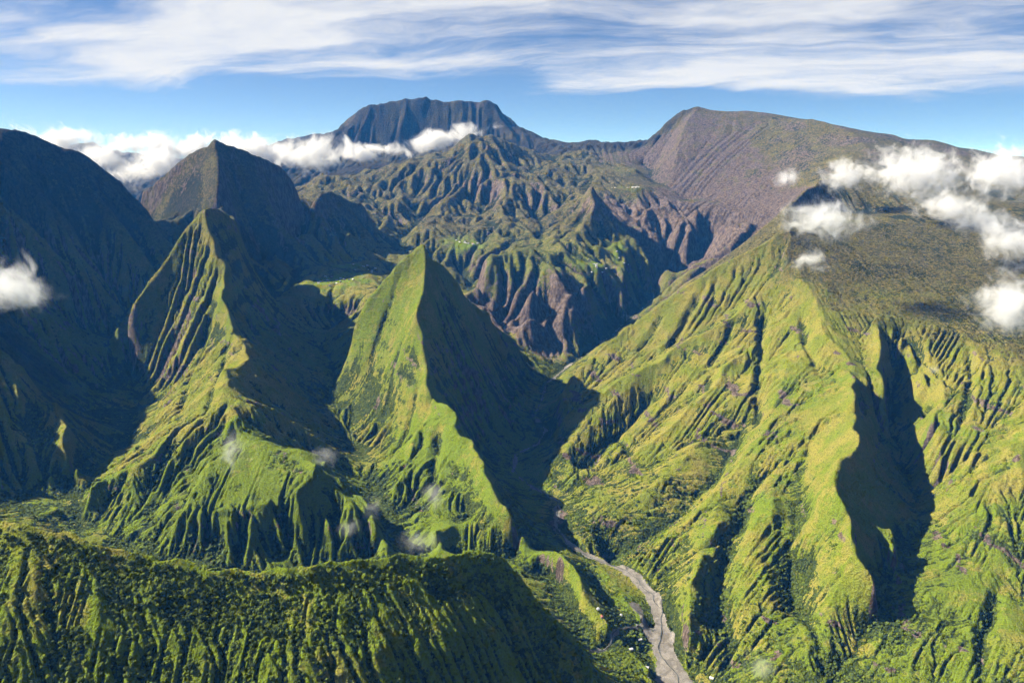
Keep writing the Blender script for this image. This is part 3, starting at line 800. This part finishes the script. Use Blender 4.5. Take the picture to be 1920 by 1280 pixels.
G1 = 'bank of cloud behind the left peaks'; G2 = 'clouds drifting over the right plateau'; G3 = 'thin wisps in the valleys'
for px, py, Y, rx, rz, tilt, label in (
    (120, 268, 9300, 95, 38, 0.12, 'white cloud spilling behind the shoulder of the left dark mountain'),
    (205, 300, 8300, 50, 34, 0.35, 'small round cloud lobe in the gap left of the pointed peak'),
    (320, 278, 12000, 150, 34, 0.0, 'long flat cloud on the horizon left of the pointed dark peak'),
    (290, 312, 9600, 78, 36, -0.3, 'large white cloud low in the gap left of the pointed peak'),
    (480, 284, 10800, 90, 36, 0.1, 'white cloud just right of the pointed dark peak summit'),
    (585, 288, 10500, 85, 36, -0.12, 'white cloud at the left foot of the table mountain'),
    (705, 284, 11000, 78, 22, -0.1, 'thin cloud streak across the front of the table mountain'),
    (825, 264, 10800, 95, 26, -0.25, 'bright cloud streak behind the rocky knob below the table mountain')):
    soft_cloud('cloud', px, py, Y, rx * 1.45, rz * 1.3, M_BANK, label, G1, int(px), tilt)
soft_cloud('cloud', 1545, 412, 4300, 134, 60, M_CLOUD_SOFT, 'dense white cloud sitting on the corner of the sunlit mountainside', G2, 11)
soft_cloud('cloud', 1522, 488, 4150, 54, 35, M_CLOUD_SOFT, 'small white puff just below the cloud on the mountainside corner', G2, 12)
soft_cloud('cloud', 1588, 328, 6300, 74, 48, M_CLOUD_SOFT, 'white cloud in front of the dark scarp above the plateau', G2, 13)
soft_cloud('cloud', 1478, 332, 6600, 44, 30, M_CLOUD_SOFT, 'faint puff against the purple-brown escarpment face', G2, 14)
soft_cloud('cloud', 1720, 325, 5800, 160, 78, M_CLOUD_SOFT, 'broad cloud at the top left of the plateau cloud field', G2, 15, 0.15)
soft_cloud('cloud', 1880, 325, 5600, 122, 78, M_CLOUD_SOFT, 'bright cloud at the right edge below the skyline', G2, 16)
soft_cloud('cloud', 1800, 395, 4900, 179, 52, M_CLOUD_SOFT, 'long cloud band sloping across the middle of the plateau', G2, 17, 0.3)
soft_cloud('cloud', 1900, 450, 4300, 115, 69, M_CLOUD_SOFT, 'cloud at the right edge level with the mountainside corner', G2, 18)
soft_cloud('cloud', 1890, 570, 3650, 109, 94, M_CLOUD_SOFT, 'lowest white cloud hanging over the plateau rim at right', G2, 19, -0.3)
soft_cloud('cloud', 1750, 690, 3250, 24, 16, M_WISP, 'tiny white puff beside the top of the deep ravine', G2, 20)
soft_cloud('cloud', 10, 540, 2900, 122, 78, M_CLOUD_SOFT, 'white cloud at the left edge against the dark mountain', G3, 21, 0.25)
soft_cloud('cloud', 432, 845, 2650, 46, 62, M_WISP, 'upright white wisp over the forested shelf', G3, 22, 0.25)
soft_cloud('cloud', 610, 855, 2800, 52, 28, M_WISP, 'faint wisp in the shadow right of the forested shelf', G3, 23)
soft_cloud('cloud', 695, 950, 2600, 45, 32, M_WISP, 'faint wisp over the thin spur below the central peak', G3, 24, 0.5)
soft_cloud('cloud', 655, 990, 2450, 36, 26, M_WISP, 'small wisp in the dark hollow behind the foreground ridge', G3, 25)
soft_cloud('cloud', 815, 930, 2700, 40, 50, M_WISP, 'thin wisp on the lower slope of the central peak', G3, 26)
soft_cloud('cloud', 785, 1015, 2350, 62, 34, M_WISP, 'thin wisp just above the foreground ridge crest', G3, 27)
soft_cloud('cloud', 1428, 1245, 1950, 44, 46, M_WISP, 'faint wisp at the bottom edge right of the river', G3, 28)
# ------------------------------------------------------------- woods and scrub
def leaf_material(name, lo, hi):
    m, t, b = new_mat(name)
    oi = t.node('ShaderNodeObjectInfo').outputs['Random']
    pos = t.node('ShaderNodeNewGeometry').outputs['Position']
    n = t.noise(pos, 0.35, 3, 0.7); pz = t.noise(pos, 0.012, 3, 0.6)
    f = t.math('ADD', t.math('MULTIPLY', oi, 0.62), t.math('ADD', t.math('MULTIPLY', n, 0.35), t.math('MULTIPLY', t.math('SUBTRACT', pz, 0.35), 0.9)))
    t.put(b.inputs['Base Color'], t.mix(t.mapr(f, 0.2, 0.95), lo, hi))
    b.inputs['Roughness'].default_value = 0.8; b.inputs['Specular IOR Level'].default_value = 0.15
    return m
M_LEAF = leaf_material('tree_leaves', (0.026, 0.046, 0.008), (0.145, 0.190, 0.014))
M_SCRUB = leaf_material('scrub_leaves', (0.030, 0.052, 0.012), (0.125, 0.170, 0.020))
M_BARK = plain('tree_bark', (0.09, 0.07, 0.05), 0.9, 0.3, 2.0)

def scatter_points(x0, x1, y0, y1, spacing, seed, accept):
    r = np.random.default_rng(seed)
    nx, ny = int((x1 - x0) / spacing), int((y1 - y0) / spacing)
    gx, gy = np.meshgrid(np.arange(nx), np.arange(ny))
    x = x0 + (gx.ravel() + r.random(nx * ny)) * spacing; y = y0 + (gy.ravel() + r.random(nx * ny)) * spacing
    ok = np.abs(x) < 0.80 * y
    x, y = x[ok], y[ok]; z = height(x, y)
    fo, ro, dr, lu = cover(x, y, z)
    ok = accept(x, y, z, fo, ro, r.random(len(x)))
    rdd = seg_dist(x, y, RIVER); ok &= (rdd > 58) & (seg_dist(x, y, SIDE) > 13) & (seg_dist(x, y, FAN) > 20)
    return x[ok], y[ok], z[ok], r.random(ok.sum())
def forest(name, pts, smin, smax, mat, label, seed, squash=0.8):
    x, y, z, rnd = pts
    me = bpy.data.meshes.new(name)
    me.vertices.add(len(x)); me.vertices.foreach_set('co', np.stack([x, y, z], -1).astype(np.float32).ravel())
    a = me.attributes.new('size', 'FLOAT', 'POINT'); a.data.foreach_set('value', ((smin + (smax - smin) * rnd ** 2.2) * (1 + 0.55 * fbm(x, y, 90, 3, 0.55, 301))).astype(np.float32))
    me.materials.append(mat)
    o = bpy.data.objects.new(name, me); COL.objects.link(o)
    ng = bpy.data.node_groups.new(name + '_growth', 'GeometryNodeTree')
    ng.interface.new_socket('Geometry', in_out='INPUT', socket_type='NodeSocketGeometry')
    ng.interface.new_socket('Geometry', in_out='OUTPUT', socket_type='NodeSocketGeometry')
    N, K = ng.nodes, ng.links
    gi = N.new('NodeGroupInput'); go = N.new('NodeGroupOutput')
    ico = N.new('GeometryNodeMeshIcoSphere'); ico.inputs['Subdivisions'].default_value = 3; ico.inputs['Radius'].default_value = 1.0
    sp = N.new('GeometryNodeSetPosition'); no = N.new('ShaderNodeTexNoise')
    no.noise_dimensions = '4D'; no.inputs['W'].default_value = seed * 1.7; no.inputs['Scale'].default_value = 1.7; no.inputs['Detail'].default_value = 3
    nr = N.new('GeometryNodeInputNormal'); sub = N.new('ShaderNodeMath'); sub.operation = 'MULTIPLY_ADD'; sub.inputs[1].default_value = 2.4; sub.inputs[2].default_value = -1.2
    sc = N.new('ShaderNodeVectorMath'); sc.operation = 'SCALE'
    K.new(no.outputs['Fac'], sub.inputs[0]); K.new(nr.outputs[0], sc.inputs[0]); K.new(sub.outputs[0], sc.inputs['Scale'])
    K.new(ico.outputs[0], sp.inputs['Geometry']); K.new(sc.outputs[0], sp.inputs['Offset'])
    sm = N.new('GeometryNodeSetMaterial'); sm.inputs['Material'].default_value = mat
    K.new(sp.outputs[0], sm.inputs['Geometry'])
    iop = N.new('GeometryNodeInstanceOnPoints')
    at = N.new('GeometryNodeInputNamedAttribute'); at.data_type = 'FLOAT'; at.inputs['Name'].default_value = 'size'
    cx = N.new('ShaderNodeCombineXYZ'); mu = N.new('ShaderNodeMath'); mu.operation = 'MULTIPLY'; mu.inputs[1].default_value = squash
    K.new(at.outputs['Attribute'], cx.inputs[0]); K.new(at.outputs['Attribute'], cx.inputs[1]); K.new(at.outputs['Attribute'], mu.inputs[0]); K.new(mu.outputs[0], cx.inputs[2])
    rv = N.new('FunctionNodeRandomValue'); rv.data_type = 'FLOAT_VECTOR'
    rv.inputs[0].default_value = (-0.3, -0.3, 0); rv.inputs[1].default_value = (0.3, 0.3, 6.28)
    K.new(gi.outputs[0], iop.inputs['Points']); K.new(sm.outputs[0], iop.inputs['Instance'])
    K.new(rv.outputs[0], iop.inputs['Rotation']); K.new(cx.outputs[0], iop.inputs['Scale'])
    K.new(iop.outputs[0], go.inputs[0])
    md = o.modifiers.new('growth', 'NODES'); md.node_group = ng
    return tag(o, label, 'forest', kind='stuff')
NEAR_TOP = 2350
UPL = region_mask('upland')
near_pts = scatter_points(-1750, 420, 1330, 2350, 5.2, 1, lambda x, y, z, fo, ro, r: (r < 0.05 + 1.1 * fo) & (seg_dist(x, y, L[0][2]) > 7))
forest('forest', near_pts, 1.7, 6.6, M_LEAF, 'dense dark green trees and bushes covering the foreground ridge', 1)
low_pts = scatter_points(-2300, 2300, 1900, 3500, 10.0, 2, lambda x, y, z, fo, ro, r: (r < -0.08 + 0.95 * fo) & ((y > 2350) | (x > 420)))
forest('forest', low_pts, 2.4, 7.0, M_SCRUB, 'scattered green bushes and trees over the valley slopes', 2)
up_pts = scatter_points(1500, 3600, 3600, 5800, 15.0, 3, lambda x, y, z, fo, ro, r: (r < 0.75) & (GR.sample(UPL, x, y) > 0.6))
forest('scrub', up_pts, 2.5, 6.5, leaf_material('heath_leaves', (0.040, 0.042, 0.018), (0.150, 0.130, 0.045)), 'low brown-green scrub dotted over the right plateau', 3, 0.6)
# ---------------------------------------------------- single trees on the ridge
def crown_mesh(seed):
    r = np.random.default_rng(seed)
    lobes = [(0, 0, 4.6, 2.6)] + [(2.0 * math.cos(a), 2.0 * math.sin(a), 3.6 + r.uniform(-0.5, 1.0), 1.7 + r.uniform(-0.3, 0.5)) for a in np.arange(5) * 1.2566 + r.uniform(0, 1)]
    v, f = [], []
    for lx, ly, lz, lr in lobes:
        for k in range(44):
            d = r.normal(size=3); d /= np.linalg.norm(d); d[2] = abs(d[2]) * 0.9 - 0.25
            c = np.array([lx, ly, lz]) + d * lr * r.uniform(0.62, 1.05)
            u = r.normal(size=3); u -= u.dot(d) * d * 0.75; u /= np.linalg.norm(u)
            w_ = np.cross(d, u); w_ /= np.linalg.norm(w_) + 1e-6
            a, b_ = r.uniform(0.45, 0.8), r.uniform(0.35, 0.65)
            i = len(v)
            v += [c - u * a, c - w_ * b_ + d * 0.15, c + u * a, c + w_ * b_ + d * 0.15]
            f.append((i, i + 1, i + 2, i + 3))
    me = bpy.data.meshes.new('crown'); me.from_pydata([tuple(q_) for q_ in v], [], f); me.materials.append(M_LEAF)
    return me
def trunk_mesh(seed):
    r = np.random.default_rng(seed); n = 7
    v, f = [], []
    def tube(path, rad):
        o = len(v)
        for (x, y, z), q_ in zip(path, rad):
            for k in range(n):
                v.append((x + q_ * math.cos(k * 6.2832 / n), y + q_ * math.sin(k * 6.2832 / n), z))
        for s in range(len(path) - 1):
            for k in range(n):
                f.append((o + s * n + k, o + s * n + (k + 1) % n, o + (s + 1) * n + (k + 1) % n, o + (s + 1) * n + k))
    tube([(0, 0, -1.2), (0.1, 0, 1.0), (0.2, 0.1, 2.4), (0.1, 0.2, 4.6)], [0.38, 0.28, 0.22, 0.08])
    for a in np.arange(4) * 1.57 + r.uniform(0, 1):
        tube([(0.15, 0.1, 2.0), (1.0 * math.cos(a), 1.0 * math.sin(a), 3.0), (1.8 * math.cos(a), 1.8 * math.sin(a), 3.8)], [0.16, 0.11, 0.05])
    me = bpy.data.meshes.new('trunk'); me.from_pydata(v, [], f); me.materials.append(M_BARK)
    return me
crowns = [crown_mesh(k) for k in range(5)]; trunks = [trunk_mesh(k) for k in range(5)]
def project(x, y, z):
    c, s = math.cos(PITCH), math.sin(PITCH)
    fwd = y * c - (z - CAM_Z) * s; up = y * s + (z - CAM_Z) * c
    return 960 + F * x / fwd, 640 - F * up / fwd
x, y, z, rnd = scatter_points(-1500, 330, 1380, 1960, 21.0, 9, lambda x, y, z, fo, ro, r: fo > 0.2)
pxs, pys = project(x, y, z)
crest_pts = sorted(t[:2] for t in L[0][2] if t[0] < -40)
crest_y = np.interp(x, [t[0] for t in crest_pts], [t[1] for t in crest_pts])
ok = (pxs > 5) & (pxs < 1110) & (pys > 1000) & (pys < 1275) & (y < crest_y - 6)
x, y, z, rnd = x[ok], y[ok], z[ok], rnd[ok]
order = np.argsort(y)[:300]
for k in order:
    t = bpy.data.objects.new('broadleaf_tree', None); COL.objects.link(t)
    t.location = (x[k], y[k], z[k]); sc_ = 1.15 + 0.75 * rnd[k]
    t.scale = (sc_, sc_, sc_ * 0.95); t.rotation_euler = (0, 0, 6.28 * rnd[k] * 7 % 6.28); t.empty_display_size = 2
    tag(t, 'round green tree standing out above the scrub on the foreground ridge slope', 'tree', 'single trees on the foreground ridge')
    for nm, me in (('trunk', trunks[k % 5]), ('crown', crowns[k % 5])):
        c = bpy.data.objects.new(nm, me); COL.objects.link(c); c.parent = t

# ------------------------------------------------------------------- hamlets
M_WALL = plain('house_wall', (0.62, 0.58, 0.50), 0.85, 0.12, 0.4)
M_ROOF = [plain('sheet_roof_white', (0.72, 0.73, 0.74), 0.5, 0.06, 0.5), plain('sheet_roof_grey', (0.50, 0.51, 0.53), 0.5, 0.1, 0.5), plain('sheet_roof_red', (0.30, 0.10, 0.07), 0.6, 0.1, 0.5)]
def wall_mesh():
    w_, l, h, g = 4.2, 6.2, 3.2, 2.2
    v = [(-w_, -l, -2), (w_, -l, -2), (w_, l, -2), (-w_, l, -2), (-w_, -l, h), (w_, -l, h), (w_, l, h), (-w_, l, h), (0, -l, h + g), (0, l, h + g)]
    f = [(0, 1, 5, 8, 4), (2, 3, 7, 9, 6), (1, 2, 6, 5), (3, 0, 4, 7), (3, 2, 1, 0)]
    me = bpy.data.meshes.new('wall'); me.from_pydata(v, [], f); me.materials.append(M_WALL); return me
def roof_mesh(mat):
    w_, l, h, g, t = 4.8, 6.9, 3.0, 2.55, 0.25
    a = [(-w_, h), (0, h + g), (w_, h), (w_, h + t), (0, h + g + t), (-w_, h + t)]
    v = [(x_, -l, z_) for x_, z_ in a] + [(x_, l, z_) for x_, z_ in a]
    f = [(0, 1, 4, 5), (1, 2, 3, 4), (6, 11, 10, 7), (7, 10, 9, 8)] + [(i, 6 + i, 6 + (i + 1) % 6, (i + 1) % 6) for i in range(6)]
    me = bpy.data.meshes.new('roof'); me.from_pydata(v, [], f); me.materials.append(mat); return me
wm = wall_mesh(); rms = [roof_mesh(m) for m in M_ROOF]
hr = random.Random(4)
def house(x, y, label, group, s=1.0):
    o = bpy.data.objects.new('house', None); COL.objects.link(o)
    o.location = (x, y, ground(x, y)); o.rotation_euler = (0, 0, hr.uniform(0, 3.14)); o.scale = (s, s, s)
    tag(o, label, 'house', group)
    rm = rms[0] if hr.random() < 0.7 else rms[1] if hr.random() < 0.7 else rms[2]
    for nm, me in (('wall', wm), ('roof', rm)):
        c = bpy.data.objects.new(nm, me); COL.objects.link(c); c.parent = o
def hamlet(cx, cy, rx, ry, n, label, group, s):
    for _ in range(n):
        a, q_ = hr.uniform(0, 6.28), math.sqrt(hr.random())
        house(cx + rx * q_ * math.cos(a), cy + ry * q_ * math.sin(a), label, group, s)
hamlet(-1330, 5960, 170, 130, 16, 'tiny pale-roofed house in the hamlet left of the central peak', 'hamlet on the shelf left of the central peak', 1.25)
hamlet(-1260, 6420, 180, 120, 9, 'tiny pale-roofed house on the far edge of the left hamlet meadow', 'upper houses left of the central peak', 1.25)
hamlet(-460, 7440, 150, 120, 11, 'tiny pale-roofed house in the hamlet behind the central peak summit', 'hamlet behind the central peak', 1.4)
hamlet(660, 6650, 130, 90, 11, 'tiny pale-roofed house in the hamlet on the middle shelf', 'hamlet on the middle shelf', 1.3)
hamlet(1260, 8950, 190, 60, 12, 'tiny white house in the far hamlet on the pale meadow', 'hamlet on the far meadow', 1.6)
hamlet(960, 7000, 120, 90, 5, 'tiny pale house on the rounded hill above the gorge', 'houses on the rounded hill', 1.3)
for (px_, py_, zz), lb in zip(((1120, 1166, 420), (1164, 1156, 402), (1200, 1192, 392), (1183, 1215, 394), (1213, 1247, 388), (1213, 1262, 388), (1335, 1260, 380), (1128, 1180, 416)),
        ('white-roofed farmhouse at the wooded left end of the terrace', 'white-roofed farmhouse at the lower tip of the river meadow', 'white farmhouse between side stream and river gravel',
         'small white farmhouse in the trees below the side stream', 'farmhouse with pale roof near the lower river bank', 'lowest white farmhouse on the left river bank',
         'lone small house on the right river bank at the bottom', 'second farmhouse at the wooded left end of the terrace')):
    hx, hy, _ = q(px_, py_, zz)
    house(hx, hy, lb, 'farmhouses by the river', 1.0)
